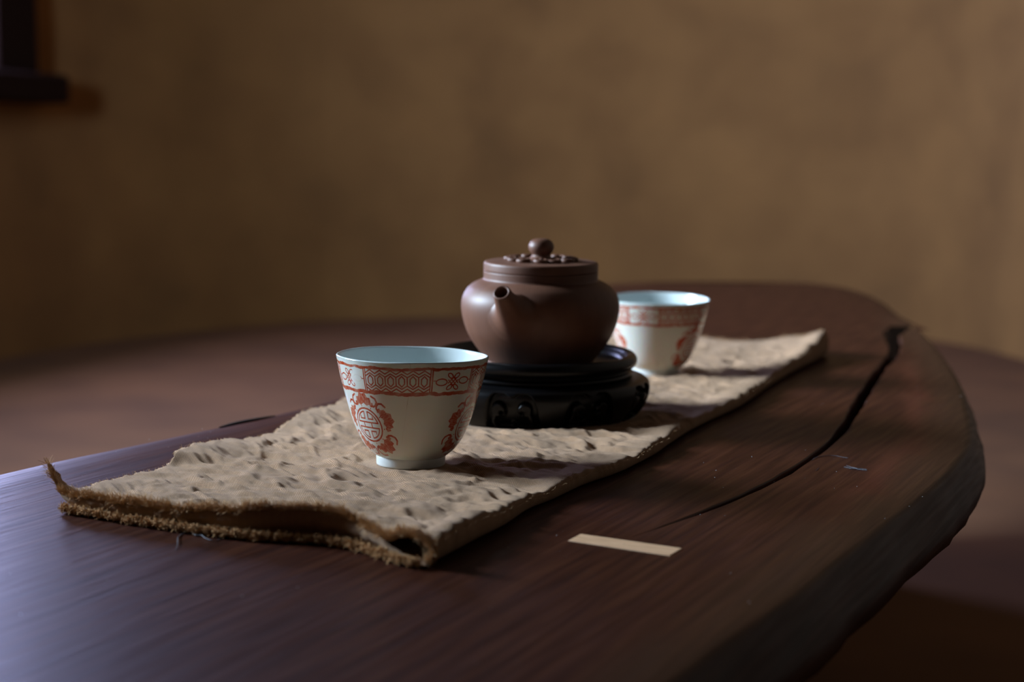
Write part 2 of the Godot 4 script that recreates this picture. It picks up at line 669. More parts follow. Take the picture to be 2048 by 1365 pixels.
func x_at(line: Array, y: float) -> float:
	# where the line crosses that depth; beyond its ends, the nearer end
	for k in line.size() - 1:
		var a: Vector2 = line[k]
		var b: Vector2 = line[k + 1]
		if (a.y <= y and y <= b.y) or (b.y <= y and y <= a.y):
			return lerpf(a.x, b.x, (y - a.y) / (b.y - a.y)) if absf(b.y - a.y) > 1e-9 else a.x
	var lo: Vector2 = line[0]
	for q in line:
		if absf(q.y - y) < absf(lo.y - y):
			lo = q
	return lo.x

func grain_uv(p: Vector2) -> Vector2:
	var ax := Vector2(0.40, 0.9165)
	return Vector2(p.dot(Vector2(ax.y, -ax.x)), p.dot(ax))

func board_colour() -> ImageTexture:
	# broad bands that belong to the wood: a reddish streak and paler sapwood along the right rim
	var w := 256
	var h := 512
	var img := Image.create(w, h, false, Image.FORMAT_RGBA8)
	var edge := resample(table_right, 400)
	var ex := PackedFloat32Array()
	ex.resize(h)
	for j in h:
		var dd := 0.2 + 2.3 * (j + 0.5) / h
		var best := 9.0
		for k in range(30, 330):
			var e := absf(edge[k].y - dd)
			if e < best:
				best = e
				ex[j] = edge[k].x
	var n := fnoise(51, 0.03, 3)
	for j in h:
		var dd := 0.2 + 2.3 * (j + 0.5) / h
		for i in w:
			var x := -0.55 + 1.1 * (i + 0.5) / w
			var dist := (ex[j] - x) * 0.86
			var wob := n.get_noise_2d(i * 3.0, j * 0.5)
			var red := exp(-pow((dist - 0.030 - wob * 0.006) / 0.007, 2.0)) * sstep(0.78, 0.9, dd) * (1.0 - sstep(1.3, 1.5, dd)) * 0.75
			var tan_ := (1.0 - sstep(0.004, 0.042 + wob * 0.02, dist)) * 0.5 * (1.0 - sstep(1.7, 2.0, dd)) * sstep(-0.003, 0.003, dist)
			var c := lin(0.100, 0.024, 0.012).lerp(lin(0.080, 0.040, 0.020), tan_ / maxf(tan_ + red, 1e-4))
			img.set_pixel(i, j, Color(c.r, c.g, c.b, clampf(red + tan_, 0.0, 0.8)))
	return ImageTexture.create_from_image(img)

# ------------------------------------------------------------------ cloth
var c_front := [Vector2(-0.2131, 0.8117), Vector2(-0.1804, 0.7886), Vector2(-0.1498, 0.7688), Vector2(-0.114, 0.749), Vector2(-0.0813, 0.74), Vector2(-0.0644, 0.7282), Vector2(-0.0474, 0.7058), Vector2(-0.036, 0.6951)]
var c_right := [Vector2(-0.036, 0.6951), Vector2(-0.0183, 0.742), Vector2(-0.0058, 0.7721), Vector2(0.0064, 0.8103), Vector2(0.0181, 0.8337), Vector2(0.0352, 0.8731), Vector2(0.0559, 0.9103), Vector2(0.0771, 0.9623), Vector2(0.0986, 1.0287), Vector2(0.1186, 1.0816), Vector2(0.1517, 1.1609), Vector2(0.1843, 1.2593), Vector2(0.2163, 1.3498), Vector2(0.2506, 1.4358), Vector2(0.2642, 1.4757)]
var c_left := [Vector2(-0.2131, 0.8117), Vector2(-0.2, 0.86), Vector2(-0.1815, 0.905), Vector2(-0.165, 0.96), Vector2(-0.15, 1.0), Vector2(-0.1365, 1.05), Vector2(-0.122, 1.11), Vector2(-0.107, 1.17), Vector2(-0.08, 1.27), Vector2(-0.03, 1.42), Vector2(0.03, 1.60)]
var c_far := [Vector2(0.03, 1.60), Vector2(0.10, 1.585), Vector2(0.1669, 1.565), Vector2(0.1971, 1.523), Vector2(0.2300, 1.517), Vector2(0.2642, 1.4757)]
var e_front: PackedVector2Array
var e_right: PackedVector2Array
var e_left: PackedVector2Array
var e_far: PackedVector2Array
var h_front := [[0.0, 0.021], [0.012, 0.0160], [0.030, 0.0092], [0.06, 0.0082], [0.185, 0.0085], [0.357, 0.009], [0.5, 0.0115], [0.6, 0.0135], [0.68, 0.0145], [0.745, 0.0135], [0.84, 0.0095], [0.9, 0.008], [0.945, 0.0135], [0.97, 0.0145], [1.0, 0.0115]]
var h_left := [[0.812, 0.0070], [0.85, 0.0058], [0.87, 0.0050], [0.905, 0.0048], [0.917, 0.0115], [0.935, 0.013], [0.97, 0.0095], [0.985, 0.0055], [1.03, 0.003], [1.05, 0.007], [1.085, 0.010], [1.13, 0.005], [1.155, 0.0075], [1.25, 0.006], [1.6, 0.007]]
var h_right := [[0.0, 0.0115], [0.05, 0.0125], [0.1, 0.0095], [0.16, 0.007], [0.22, 0.0085], [0.3, 0.007], [0.42, 0.0085], [0.5, 0.0065], [0.6, 0.0085], [0.72, 0.0075], [0.85, 0.011], [0.94, 0.016], [1.0, 0.021]]
var h_far := [[0.0, 0.006], [0.4, 0.007], [0.62, 0.0065], [0.75, 0.008], [0.9, 0.014], [1.0, 0.021]]
var wr1: FastNoiseLite
var wr2: FastNoiseLite
var wr3: FastNoiseLite
const CUP_A := Vector2(-0.0533, 0.9092)
const CUP_B := Vector2(0.1078, 1.3052)
const STAND := Vector2(0.0139, 1.095)
const CLOTH_REST := 0.0050     # cloth height under the things on it

func samp(e: PackedVector2Array, f: float) -> Vector2:
	var g := clampf(f, 0.0, 1.0) * (e.size() - 1)
	var i := mini(int(g), e.size() - 2)
	return e[i].lerp(e[i + 1], g - i)

func cloth_plan(a: float, b: float) -> Vector2:
	var f := samp(e_front, a)
	var g := samp(e_far, a)
	var l := samp(e_left, b)
	var r := samp(e_right, b)
	var lin_ := f.lerp(g, b) + l.lerp(r, a)
	var bi := e_front[0].lerp(e_right[0], a).lerp(e_far[0].lerp(e_right[-1], a), b)
	return lin_ - bi

func cloth_height(a: float, b: float, p: Vector2) -> float:
	var h := 0.0055
	# crumples: long soft ridges across the runner, small crepe on top
	var ax := Vector2(0.40, 0.9165)
	var s := p.dot(ax)
	var x := p.dot(Vector2(ax.y, -ax.x))
	var warp := wr3.get_noise_2d(x * 16.0, s * 16.0)
	var sk := s + x * 0.30 + warp * 0.012
	var big := wr1.get_noise_2d(x * 12.0 + warp * 0.6, sk * 44.0)
	var fine := wr2.get_noise_2d(x * 40.0, sk * 128.0)
	var crepe := wr1.get_noise_2d(x * 105.0 + 7.0, (s + x * 0.2) * 235.0)
	var ridge := 1.0 - absf(wr3.get_noise_2d(x * 15.0 + 40.0, (s + x * 0.55) * 30.0)) * 4.5
	ridge = sstep(0.0, 1.0, ridge)
	var wr := big * 0.0023 + fine * 0.00115 + crepe * 0.00055 + ridge * 0.0010
	var calm := 1.0
	var flat := 0.0
	for q in [[CUP_A, 0.0185, 0.013], [CUP_B, 0.0165, 0.013], [STAND, 0.064, 0.016]]:
		var d := p.distance_to(q[0])
		var k := sstep(q[1], q[1] + q[2], d)
		calm *= 0.06 + 0.94 * k
		if k < 1.0:
			flat = maxf(flat, 1.0 - k)
	h += wr * calm
	var wl := exp(-pow(a * 0.2 / 0.020, 2.0))
	h = lerpf(h, curve(h_left, p.y) + wr * 0.25, wl * 0.85)
	var wf := exp(-pow(b * 0.79 / 0.0105, 2.0))
	h = lerpf(h, curve(h_front, a) + fine * 0.0006, wf)
	var w_r := exp(-pow((1.0 - a) * 0.2 / 0.013, 2.0))
	h = lerpf(h, curve(h_right, b) + big * 0.0016 + fine * 0.0008, w_r)
	var we := exp(-pow((1.0 - b) * 0.79 / 0.03, 2.0))
	h = lerpf(h, curve(h_far, a), we)
	h = lerpf(h, CLOTH_REST + wr * 0.05, flat)
	return maxf(h, 0.0022)

func build_cloth():
	e_front = resample(c_front, 160)
	e_right = resample(c_right, 240)
	e_left = resample(c_left, 240)
	e_far = resample(c_far, 160)
	wr1 = fnoise(101, 1.0, 1)
	wr2 = fnoise(102, 1.0, 1)
	wr3 = fnoise(103, 1.0, 1)
	var ragged := fnoise(104, 1.0, 2)
	var na := 150
	var nf := 9
	var nb2 := 22
	var nb := 560
	var loop := (na + nf + nb2) * 2
	var p := PackedVector3Array()
	var t := PackedVector2Array()
	p.resize(loop * nb)
	t.resize(loop * nb)
	var top_front := PackedVector3Array()      # outer points at b = 0, for the fringe
	var top_far := PackedVector3Array()
	var low_front := PackedVector3Array()
	var fold_line := PackedVector3Array()
	var left_line := PackedVector3Array()
	for j in nb:
		var b := j / float(nb - 1)
		b = lerpf(b, b * b, 0.25)
		var th := 0.0008
		var row := j * loop
		var outer := PackedVector3Array()
		for i in na:
			var a := i / float(na - 1)
			var q := cloth_plan(a, b)
			q += Vector2(-0.92, 0.4) * ragged.get_noise_1d(b * 260.0) * 0.0022 * (1.0 if i == 0 else 0.0)
			var h := cloth_height(a, b, q)
			var tip := exp(-pow(a * 0.2 / 0.010, 2.0) - pow(b * 0.79 / 0.016, 2.0))
			q += Vector2(-0.0065, 0.005) * tip
			outer.append(Vector3(q.x, h, -q.y))
			t[row + i] = Vector2(a * 0.2, b * 0.79)
		var r1 := outer[na - 1]
		var outd := (r1 - outer[na - 6])
		outd.y = 0
		outd = outd.normalized()
		var low := 0.0006
		var rad := (r1.y - low) / 2.0
		for k in nf:
			var ang := PI / 2.0 - PI * (k + 1.0) / (nf + 1.0)
			outer.append(Vector3(r1.x, low + rad, r1.z) + outd * cos(ang) * minf(rad, 0.006) + Vector3(0, sin(ang) * rad, 0))
			t[row + na + k] = Vector2(0.2 + rad * PI * (k + 1.0) / nf, b * 0.79)
		for k in nb2:
			var a := 1.0 - 0.975 * k / float(nb2 - 1)
			var bb := b - 0.0045 * (1.0 - b)
			var q := cloth_plan(a, maxf(b, 0.0))
			if j == 0:
				q += Vector2(-0.4, -0.9165) * 0.003
			outer.append(Vector3(q.x, low, -q.y))
			t[row + na + nf + k] = Vector2(0.2 + 0.02 + 0.2 * (1.0 - a), bb * 0.79)
		for k in outer.size():
			p[row + k] = outer[k] + Vector3(0, TABLE, 0)
		# inner side, walked back
		for k in outer.size():
			var src := outer.size() - 1 - k
			var o := outer[src]
			if src < na:
				o.y -= th
			elif src < na + nf:
				o -= outd * th
			else:
				o.y += th
			p[row + outer.size() + k] = o + Vector3(0, TABLE, 0)
			t[row + outer.size() + k] = t[row + src]
		if j == 0 or j == nb - 1:
			for k in na + nf:
				(top_front if j == 0 else top_far).append(outer[k] + Vector3(0, TABLE, 0))
			if j == 0:
				for k in range(na + nf, outer.size()):
					low_front.append(outer[k] + Vector3(0, TABLE + 0.0006, 0))
		fold_line.append(outer[na + 2] + Vector3(0, TABLE, 0))
		left_line.append(outer[0] + Vector3(0, TABLE, 0))
	var mb := MB.new()
	mb.grid(p, loop, nb, t, true, true)

	var linen := mat(lin(0.97, 0.61, 0.355), 0.95, weave(false))
	linen.uv1_scale = Vector3(285.0, 285.0, 1.0)
	linen.heightmap_enabled = true
	linen.heightmap_texture = weave(true)
	linen.heightmap_scale = 0.022
	linen.rim_enabled = true
	linen.rim = 0.5
	var root := thing("table_runner", "wrinkled tan linen runner folded double, with frayed fringed ends, under the tea things", "cloth", Vector3.ZERO)
	part("cloth", mb.bake(), linen, root)

	var fuzz := mat(lin(0.66, 0.41, 0.21), 0.95)
	fuzz.backlight_enabled = true
	fuzz.backlight = Color(0.3, 0.22, 0.14)
	var ahead := Vector3(-0.4, 0, 0.9165)
	# the raised front edge rolls under: a face of cloth between the two fringes
	mb = MB.new()
	var fp := PackedVector3Array()
	var ft := PackedVector2Array()
	var nroll := 9
	for j in nroll:
		var f := j / float(nroll - 1)
		for i in 121:
			var a := 0.95 * i / 120.0
			var up := along(top_front, a * (na - 1.0) / (na + nf - 1.0))
			var dn := cloth_plan(maxf(a, 0.02), 0.0)
			var foot := Vector3(dn.x, TABLE + 0.0020, -dn.y) - ahead * 0.0035
			up = up.lerp(foot, sstep(0.86, 0.95, a) * 0.9)
			var q := (up - Vector3(0, 0.0006, 0)).lerp(foot, f)
			q += ahead * (0.0022 * sin(PI * f) * (1.0 + 0.4 * ragged.get_noise_1d(a * 30.0)) - 0.0004)
			fp.append(q)
			ft.append(Vector2(a * 0.2, f * 0.012))
	mb.grid(fp, 121, nroll, ft, false)
	part("turned_edge", mb.bake(), linen, root)
	# upper layer: tufts of loose threads standing out of the cut edge
	mb = MB.new()
	var clumps := 330
	for k in clumps:
		var f := (k + rng.randf()) / clumps
		var at := along(top_front, f)
		var dir := (ahead * 0.75 + Vector3(0, rng.randf_range(0.3, 1.5), 0) + rnd3(0.45)).normalized()
		var ln := rng.randf_range(0.0030, 0.0062)
		for s in rng.randi_range(11, 19):
			strand(mb, at + rnd3(0.0011) - ahead * 0.0008, (dir + rnd3(0.42)).normalized(), ln * rng.randf_range(0.6, 1.15), 0.00017, 0.5)
	var fr := part("fringe", mb.bake(), fuzz, root)
	fr.set_meta("kind", "stuff")
	# lower layer: short tight curls lying on the table
	mb = MB.new()
	for k in 1500:
		var at := along(low_front, rng.randf())
		at += ahead * rng.randf_range(-0.0010, 0.0028) + Vector3(0, rng.randf_range(0.0, 0.0026), 0)
		var dir := (ahead + Vector3(0, rng.randf_range(-0.35, 0.8), 0) + rnd3(0.8)).normalized()
		for s in 5:
			strand(mb, at + rnd3(0.0005), (dir + rnd3(0.6)).normalized(), rng.randf_range(0.0014, 0.0028), 0.00024, 1.6)
	fr = part("fringe", mb.bake(), mat(lin(0.56, 0.31, 0.13), 0.95), root)
	fr.set_meta("kind", "stuff")
	# far end and the odd stray fibre along the fold and the left edge
	mb = MB.new()
	for k in 700:
		var at := along(top_far, rng.randf())
		strand(mb, at, (-ahead + Vector3(0, rng.randf_range(-0.3, 0.6), 0) + rnd3(0.5)).normalized(), rng.randf_range(0.002, 0.0045), 0.0002, 0.5)
	for k in 420:
		var at := along(fold_line, rng.randf())
		strand(mb, at, (Vector3(0.9, 0.5, 0.3) + rnd3(0.7)).normalized(), rng.randf_range(0.0006, 0.0020), 0.00009, 0.8)
	for k in 520:
		var at := along(left_line, rng.randf() * 0.75)
		strand(mb, at, (Vector3(-0.9, 0.45, -0.3) + rnd3(0.8)).normalized(), rng.randf_range(0.0006, 0.0022), 0.00010, 0.9)
	fr = part("stray_fibres", mb.bake(), fuzz, root)
	fr.set_meta("kind", "stuff")

func along(line: PackedVector3Array, f: float) -> Vector3:
	var g := clampf(f, 0.0, 0.99999) * (line.size() - 1)
	var i := int(g)
	return line[i].lerp(line[mini(i + 1, line.size() - 1)], g - i)

func rnd3(s: float) -> Vector3:
	return Vector3(rng.randf_range(-s, s), rng.randf_range(-s, s), rng.randf_range(-s, s))

func strand(mb: MB, at: Vector3, dir: Vector3, ln: float, r: float, curl: float):
	# a thread of four rings with three corners each
	var bend := rnd3(1.0).normalized() * curl
	var x := dir.cross(Vector3(0.31, 0.87, 0.37)).normalized()
	var y := x.cross(dir).normalized()
	var b := mb.v.size()
	var pos := at
	var d := dir
	for k in 4:
		var rr := r * (1.0 - 0.2 * k)
		for i in 3:
			var a := TAU * i / 3.0
			mb.v.append(pos + (x * cos(a) + y * sin(a)) * rr)
			mb.uv.append(Vector2(i / 3.0, k / 3.0))
		pos += d * ln / 3.0
		d = (d + bend * 0.6).normalized()
	for k in 3:
		for i in 3:
			var i2 := (i + 1) % 3
			var q := b + k * 3
			mb.ix.append_array(PackedInt32Array([q + i, q + i2, q + 3 + i, q + i2, q + 3 + i2, q + 3 + i]))

func weave(as_height: bool) -> ImageTexture:
	# a twill: sixteen threads each way, each thread a little different
	var n := 256
	var per := 16
	var img := Image.create(n, n, false, Image.FORMAT_RGB8)
	var r2 := RandomNumberGenerator.new()
	r2.seed = 5
	var tone := []
	for k in 32:
		tone.append(r2.randf_range(0.84, 1.0))
	var nz := fnoise(61, 0.05, 2)
	for j in n:
		for i in n:
			var u := i / float(n) * per
			var v := j / float(n) * per
			var cu := int(u)
			var cv := int(v)
			var over := posmod(cu + cv, 4) < 2
			var fu := sin(PI * (u - cu))
			var fv := sin(PI * (v - cv))
			var hgt := (0.45 + 0.55 * fu * pow(fv, 0.35)) if over else (0.35 + 0.35 * fv * pow(fu, 0.35))
			if fu < 0.25 and fv < 0.25:
				hgt *= 0.5
			if as_height:
				img.set_pixel(i, j, Color(hgt, hgt, hgt))
			else:
				var g: float = (tone[cu] if over else tone[16 + cv]) * (0.52 + 0.48 * hgt) * (1.0 + 0.08 * nz.get_noise_2d(i, j))
				if not over:
					g *= 0.76
				img.set_pixel(i, j, Color(g, g * (1.0 if over else 0.88), g * (1.0 if over else 0.74)))
	img.generate_mipmaps()
	return ImageTexture.create_from_image(img)

# ------------------------------------------------------------------ stand
const LEAN := 1.7      # degrees by which stand, pot and far cup lean towards the viewer

func build_stand():
	var ebony := mat(lin(0.0028, 0.0024, 0.0028), 0.32)
	ebony.metallic_specular = 0.42
	var root := thing("pot_stand", "black carved round wooden stand with scrollwork apron under the brown teapot", "stand", Vector3(STAND.x, TABLE + CLOTH_REST, -STAND.y))
	root.rotation_degrees = Vector3(LEAN, 0, -0.8)
	# tray: floor, rounded rim, two stepped mouldings of the waist
	var mb := MB.new()
	var pr := []
	for q in [[0.0595, 0.0262], [0.0612, 0.0268], [0.0618, 0.0280], [0.0612, 0.0292], [0.0592, 0.0296], [0.0588, 0.0302], [0.0600, 0.0310], [0.0622, 0.0318]]:
		pr.append(Vector2(q[0], q[1]))
	for k in 13:
		var a := -PI * 0.42 + PI * 1.30 * k / 12.0
		pr.append(Vector2(0.0603 + 0.0040 * cos(a), 0.0358 + 0.0044 * sin(a)))
	for q in [[0.0555, 0.0372], [0.0548, 0.0352], [0.0535, 0.0341], [0.051, 0.0338], [0.03, 0.0338], [0.0005, 0.0338]]:
		pr.append(Vector2(q[0], q[1]))
	lathe(mb, pr, 128)
	part("tray", mb.bake(), ebony, root)
	# carved apron: a bulging band whose nine panels are cut back around raised commas
	mb = MB.new()
	var nth := 1080
	var keys := [Vector2(0.0585, 0.0), Vector2(0.0635, 0.0008), Vector2(0.0668, 0.004), Vector2(0.0703, 0.0100), Vector2(0.0723, 0.0160), Vector2(0.0726, 0.0203), Vector2(0.0714, 0.0235), Vector2(0.0680, 0.0254), Vector2(0.0620, 0.0262), Vector2(0.0585, 0.0266)]
	var prof := smooth_profile(keys, 7)
	var p := PackedVector3Array()
	var t := PackedVector2Array()
	for q in prof:
		for i in nth + 1:
			var deg := 360.0 * i / nth
			var dep := carve(deg, q.y * 1000.0)
			var a := deg_to_rad(deg)
			var r: float = q.x - dep * 0.001
			p.append(Vector3(r * sin(a), q.y, r * cos(a)))
			t.append(Vector2(deg / 360.0, q.y * 20.0))
	mb.grid(p, nth + 1, prof.size(), t, true)
	part("apron", mb.bake(), ebony, root)
	# nine small feet under the posts between the panels
	for k in 9:
		var f := MB.new()
		var fp := []
		for q in [[0.0003, 0.0], [0.0042, 0.0], [0.0052, 0.0004], [0.0052, 0.002], [0.0003, 0.0024]]:
			fp.append(Vector2(q[0], q[1]))
		lathe(f, fp, 16)
		var o := part("foot", f.bake(), ebony, root)
		var a := deg_to_rad(-32.0 + 40.0 * k)
		o.position = Vector3(0.0575 * sin(a), 0.0, 0.0575 * cos(a))

func carve(deg: float, h: float) -> float:
	# depth in millimetres of the carving at that place; panels every 40 degrees, centred on -12
	var d := fposmod(deg + 12.0 + 20.0, 40.0) - 20.0
	var x := d * 1.24
	# opening with a double arched top
	var topy := 23.6 - 2.4 * exp(-pow(x / 2.6, 2.0)) - 0.020 * pow(maxf(absf(x) - 8.0, 0.0), 3.0)
	var inside := minf(minf(topy - h, h - 1.8), 21.6 - absf(x))
	var dep := sstep(-0.35, 0.75, inside) * 6.0
	# commas: round heads with tails curling outwards and down
	var ax := absf(x)
	var head := 4.5 - Vector2(ax - 8.2, h - 13.6).length()
	var tail := -9.0
	for k in 8:
		var f := k / 7.0
		var c := Vector2(8.2 + 3.0 * sin(f * 2.4) + f * 2.0, 13.6 - f * 11.0)
		tail = maxf(tail, 2.1 * (1.0 - 0.45 * f) - Vector2(ax - c.x, h - c.y).length())
	var notch := 1.3 - Vector2(ax - 6.4, h - 11.4).length()
	var bump := maxf(head, tail)
	bump = minf(bump, -notch)
	var low := 1.6 - Vector2(ax - 0.0, h - 4.0).length()
	bump = maxf(bump, low)
	return dep * (1.0 - sstep(-0.5, 0.9, bump) * 0.86)

# ------------------------------------------------------------------ teapot
func build_teapot():
	var cn := fnoise(71, 0.04, 4)
	var clay := mat(Color(1, 1, 1), 0.5, noise_tex(cn, 256, 256, [[0.0, lin(0.135, 0.054, 0.029)], [1.0, lin(0.165, 0.069, 0.038)]]))
	clay.uv1_scale = Vector3(3, 3, 1)
	clay.roughness = 0.50
	var root := thing("teapot", "small brown unglazed clay teapot with a flat lid on the black stand", "teapot", Vector3(STAND.x, TABLE + CLOTH_REST, -STAND.y))
	root.rotation_degrees = Vector3(LEAN, 0, -0.8)
	var base := 0.0339
	root.position += root.basis * Vector3(0.0029, base, 0)
	var mb := MB.new()
	var pr := smooth_profile([Vector2(0.0005, 0.0), Vector2(0.031, 0.0), Vector2(0.0338, 0.0012), Vector2(0.0375, 0.0055), Vector2(0.0425, 0.0125), Vector2(0.0462, 0.0195), Vector2(0.0487, 0.0275), Vector2(0.0496, 0.0350), Vector2(0.0486, 0.0410), Vector2(0.0455, 0.0461), Vector2(0.0418, 0.0490), Vector2(0.0380, 0.0508)], 6)
	for q in [[0.0366, 0.0512], [0.0360, 0.0516], [0.0358, 0.0523], [0.0358, 0.0530], [0.0358, 0.0561], [0.0358, 0.0566], [0.0356, 0.0568], [0.0340, 0.0568], [0.030, 0.0567]]:
		pr.append(Vector2(q[0], q[1]))
	lathe(mb, pr, 128)
	part("body", mb.bake(), clay, root)
	# spout
	var az := deg_to_rad(-20.0)
	var fwd := Vector3(sin(az), 0, cos(az))
	var body_prof := pr.duplicate()
	var sp := smooth_profile([Vector2(0.0470, 0.0335), Vector2(0.0488, 0.0346), Vector2(0.0518, 0.0364), Vector2(0.0558, 0.0389), Vector2(0.0605, 0.0421), Vector2(0.0655, 0.0457), Vector2(0.0702, 0.0496)], 5)
	var sr := [0.0215, 0.0162, 0.0122, 0.0094, 0.0075, 0.0061, 0.0052]
	var hug := [1.0, 0.86, 0.50, 0.16, 0.02, 0.0, 0.0]
	var path := PackedVector3Array()
	var rad := PackedFloat32Array()
	var hold := PackedFloat32Array()
	for k in sp.size():
		var f := k / 5.0
		var i := mini(int(f), 5)
		path.append(fwd * sp[k].x + Vector3(0, sp[k].y, 0))
		rad.append(lerpf(sr[i], sr[i + 1], f - i))
		hold.append(lerpf(hug[i], hug[i + 1], f - i))
	var tip := path[path.size() - 1]
	var tdir := (tip - path[path.size() - 3]).normalized()
	path.append(tip + tdir * 0.0004)
	rad.append(0.0049)
	path.append(tip + tdir * 0.0005)
	rad.append(0.0043)
	path.append(tip + tdir * 0.0001)
	rad.append(0.0038)
	path.append(tip - tdir * 0.006)
	rad.append(0.0035)
	path.append(tip - tdir * 0.016)
	rad.append(0.0030)
	path.append(tip - tdir * 0.0161)
	rad.append(0.0001)
	mb = MB.new()
	swept(mb, path, rad, tdir, fwd, body_prof, hold)
	part("spout", mb.bake(), clay, root)
	# handle on the far side
	var hp := smooth_profile([Vector2(0.044, 0.0450), Vector2(0.056, 0.0488), Vector2(0.068, 0.0478), Vector2(0.0745, 0.0390), Vector2(0.0715, 0.0270), Vector2(0.060, 0.0185), Vector2(0.0445, 0.0170)], 6)
	path = PackedVector3Array()
	rad = PackedFloat32Array()
	for k in hp.size():
		path.append(-fwd * hp[k].x + Vector3(0, hp[k].y, 0))
		rad.append(0.0036 + 0.0016 * pow(absf(k / float(hp.size() - 1) - 0.5) * 2.0, 2.0))
	mb = MB.new()
	tube(mb, path, rad, 16, fwd.cross(Vector3.UP))
	part("handle", mb.bake(), clay, root)
	# lid with knob and the raised scrolls round it
	mb = MB.new()
	pr = []
	for q in [[0.0300, 0.0566], [0.0345, 0.0569], [0.0356, 0.0570], [0.0358, 0.0572], [0.0358, 0.0578], [0.0358, 0.0610], [0.0357, 0.0618], [0.0352, 0.0625], [0.0340, 0.0628], [0.028, 0.0631], [0.018, 0.0635], [0.010, 0.0636], [0.0003, 0.0637]]:
		pr.append(Vector2(q[0], q[1]))
	lathe(mb, pr, 128)
	var lid := part("lid", mb.bake(), clay, root)
	mb = MB.new()
	pr = smooth_profile([Vector2(0.0100, 0.0632), Vector2(0.0074, 0.0649), Vector2(0.0060, 0.0662), Vector2(0.0059, 0.0673), Vector2(0.0072, 0.0690), Vector2(0.0079, 0.0710), Vector2(0.0078, 0.0731), Vector2(0.0065, 0.0754), Vector2(0.0038, 0.0768), Vector2(0.0003, 0.0771)], 5)
	lathe(mb, pr, 48)
	part("knob", mb.bake(), clay, lid)
	for k in 6:
		mb = MB.new()
		for s in [-1.0, 1.0]:
			var line := PackedVector3Array()
			var rr := PackedFloat32Array()
			for i in 30:
				var f := i / 29.0
				# spiral that starts at the outer middle and winds in beside the knob
				var ang := -0.4 + f * 6.4
				var rad2 := 0.0046 * (1.0 - 0.68 * f)
				var cx: float = s * (0.0047 + rad2 * -cos(ang))
				var cy := 0.0180 + rad2 * sin(ang)
				line.append(Vector3(cx, 0.0640 + 0.0009 * f, cy))
				rr.append(0.0014)
			tube(mb, line, rr, 8)
		var line2 := PackedVector3Array()
		var r2 := PackedFloat32Array()
		for i in 8:
			line2.append(Vector3(0, 0.0639, 0.0105 + 0.0062 * i / 7.0))
			r2.append(0.0016 - 0.0006 * i / 7.0)
		tube(mb, line2, r2, 8)
		var o := part("raised_scroll", mb.bake(), clay, lid)
		o.rotation.y = TAU * k / 6.0 + 0.2

func swept(mb: MB, path: PackedVector3Array, rad: PackedFloat32Array, tdir: Vector3, fwd: Vector3, body: Array, hold: PackedFloat32Array):
	var n := 40
	var side := fwd.cross(Vector3.UP).normalized()
	var p := PackedVector3Array()
	var t := PackedVector2Array()
	var m := path.size()
	for k in m:
		var d := tdir
		if k < m - 6:
			d = (path[k + 1] - path[maxi(k - 1, 0)]).normalized()
		var y := side.cross(d).normalized()
		for i in n:
			var a := TAU * i / n
			var q := path[k] + (side * cos(a) + y * sin(a)) * rad[k]
			if k < hold.size() and hold[k] > 0.0:
				# near its root the spout lies against the body
				var flat := Vector3(q.x, 0, q.z).normalized() * (radius_at(body, q.y) - 0.0002)
				q = q.lerp(Vector3(flat.x, q.y, flat.z), hold[k])
			p.append(q)
			t.append(Vector2(i / float(n), k / float(m)))
	mb.grid(p, n, m, t, true, true)

func radius_at(prof: Array, y: float) -> float:
	for k in range(1, prof.size()):
		if prof[k].y >= y and prof[k].y > prof[k - 1].y:
			return lerpf(prof[k - 1].x, prof[k].x, clampf((y - prof[k - 1].y) / (prof[k].y - prof[k - 1].y), 0.0, 1.0))
	return prof[-1].x

# ------------------------------------------------------------------ cups
var pw := 2048
var ph := 512
var cov := PackedByteArray()
var cup_keys := [Vector2(0.0176, 0.0048), Vector2(0.0192, 0.0058), Vector2(0.0238, 0.0100), Vector2(0.0278, 0.0164), Vector2(0.0318, 0.0262), Vector2(0.0354, 0.0382), Vector2(0.0379, 0.0474), Vector2(0.0398, 0.0566), Vector2(0.0400, 0.0576)]

func cup_radius(h_mm: float) -> float:
	var h := h_mm / 1000.0
	for k in range(1, cup_keys.size()):
		if h <= cup_keys[k].y:
			return lerpf(cup_keys[k - 1].x, cup_keys[k].x, (h - cup_keys[k - 1].y) / (cup_keys[k].y - cup_keys[k - 1].y)) * 1000.0
	return 40.0

func spot(deg: float, h: float) -> Vector2:
	return Vector2(fposmod(deg / 360.0 + 0.5, 1.0) * pw, (1.0 - h / 58.0) * ph)

func ink(x: int, y: int, a: float):
	if y < 0 or y >= ph:
		return
	var k := y * pw + posmod(x, pw)
	var v := int(clampf(a, 0.0, 1.0) * 255.0)
	if v > cov[k]:
		cov[k] = v

func stroke(a: Vector2, b: Vector2, w_mm: float, strength := 1.0):
	# a, b in pixels; w in millimetres
	if absf(a.x - b.x) > pw / 2.0:
		if a.x < b.x:
			a.x += pw
		else:
			b.x += pw
	var r := w_mm * 1.18 / 58.0 * ph / 2.0
	var ab := b - a
	var l2 := maxf(ab.length_squared(), 1e-6)
	for y in range(int(minf(a.y, b.y) - r - 1), int(maxf(a.y, b.y) + r + 2)):
		for x in range(int(minf(a.x, b.x) - r - 1), int(maxf(a.x, b.x) + r + 2)):
			var q := Vector2(x + 0.5, y + 0.5) - a
			var f := clampf(q.dot(ab) / l2, 0.0, 1.0)
			var d := (q - ab * f).length()
			if d < r + 0.7:
				ink(x, y, clampf((r + 0.7 - d) / 1.2, 0.0, 1.0) * strength)

func local(c: Vector2, q: Vector2) -> Vector2:
	# q in millimetres round the place c = (degrees, height)
	var h := c.y + q.y
	return spot(c.x + rad_to_deg(q.x / cup_radius(clampf(h, 6.0, 57.0))), h)

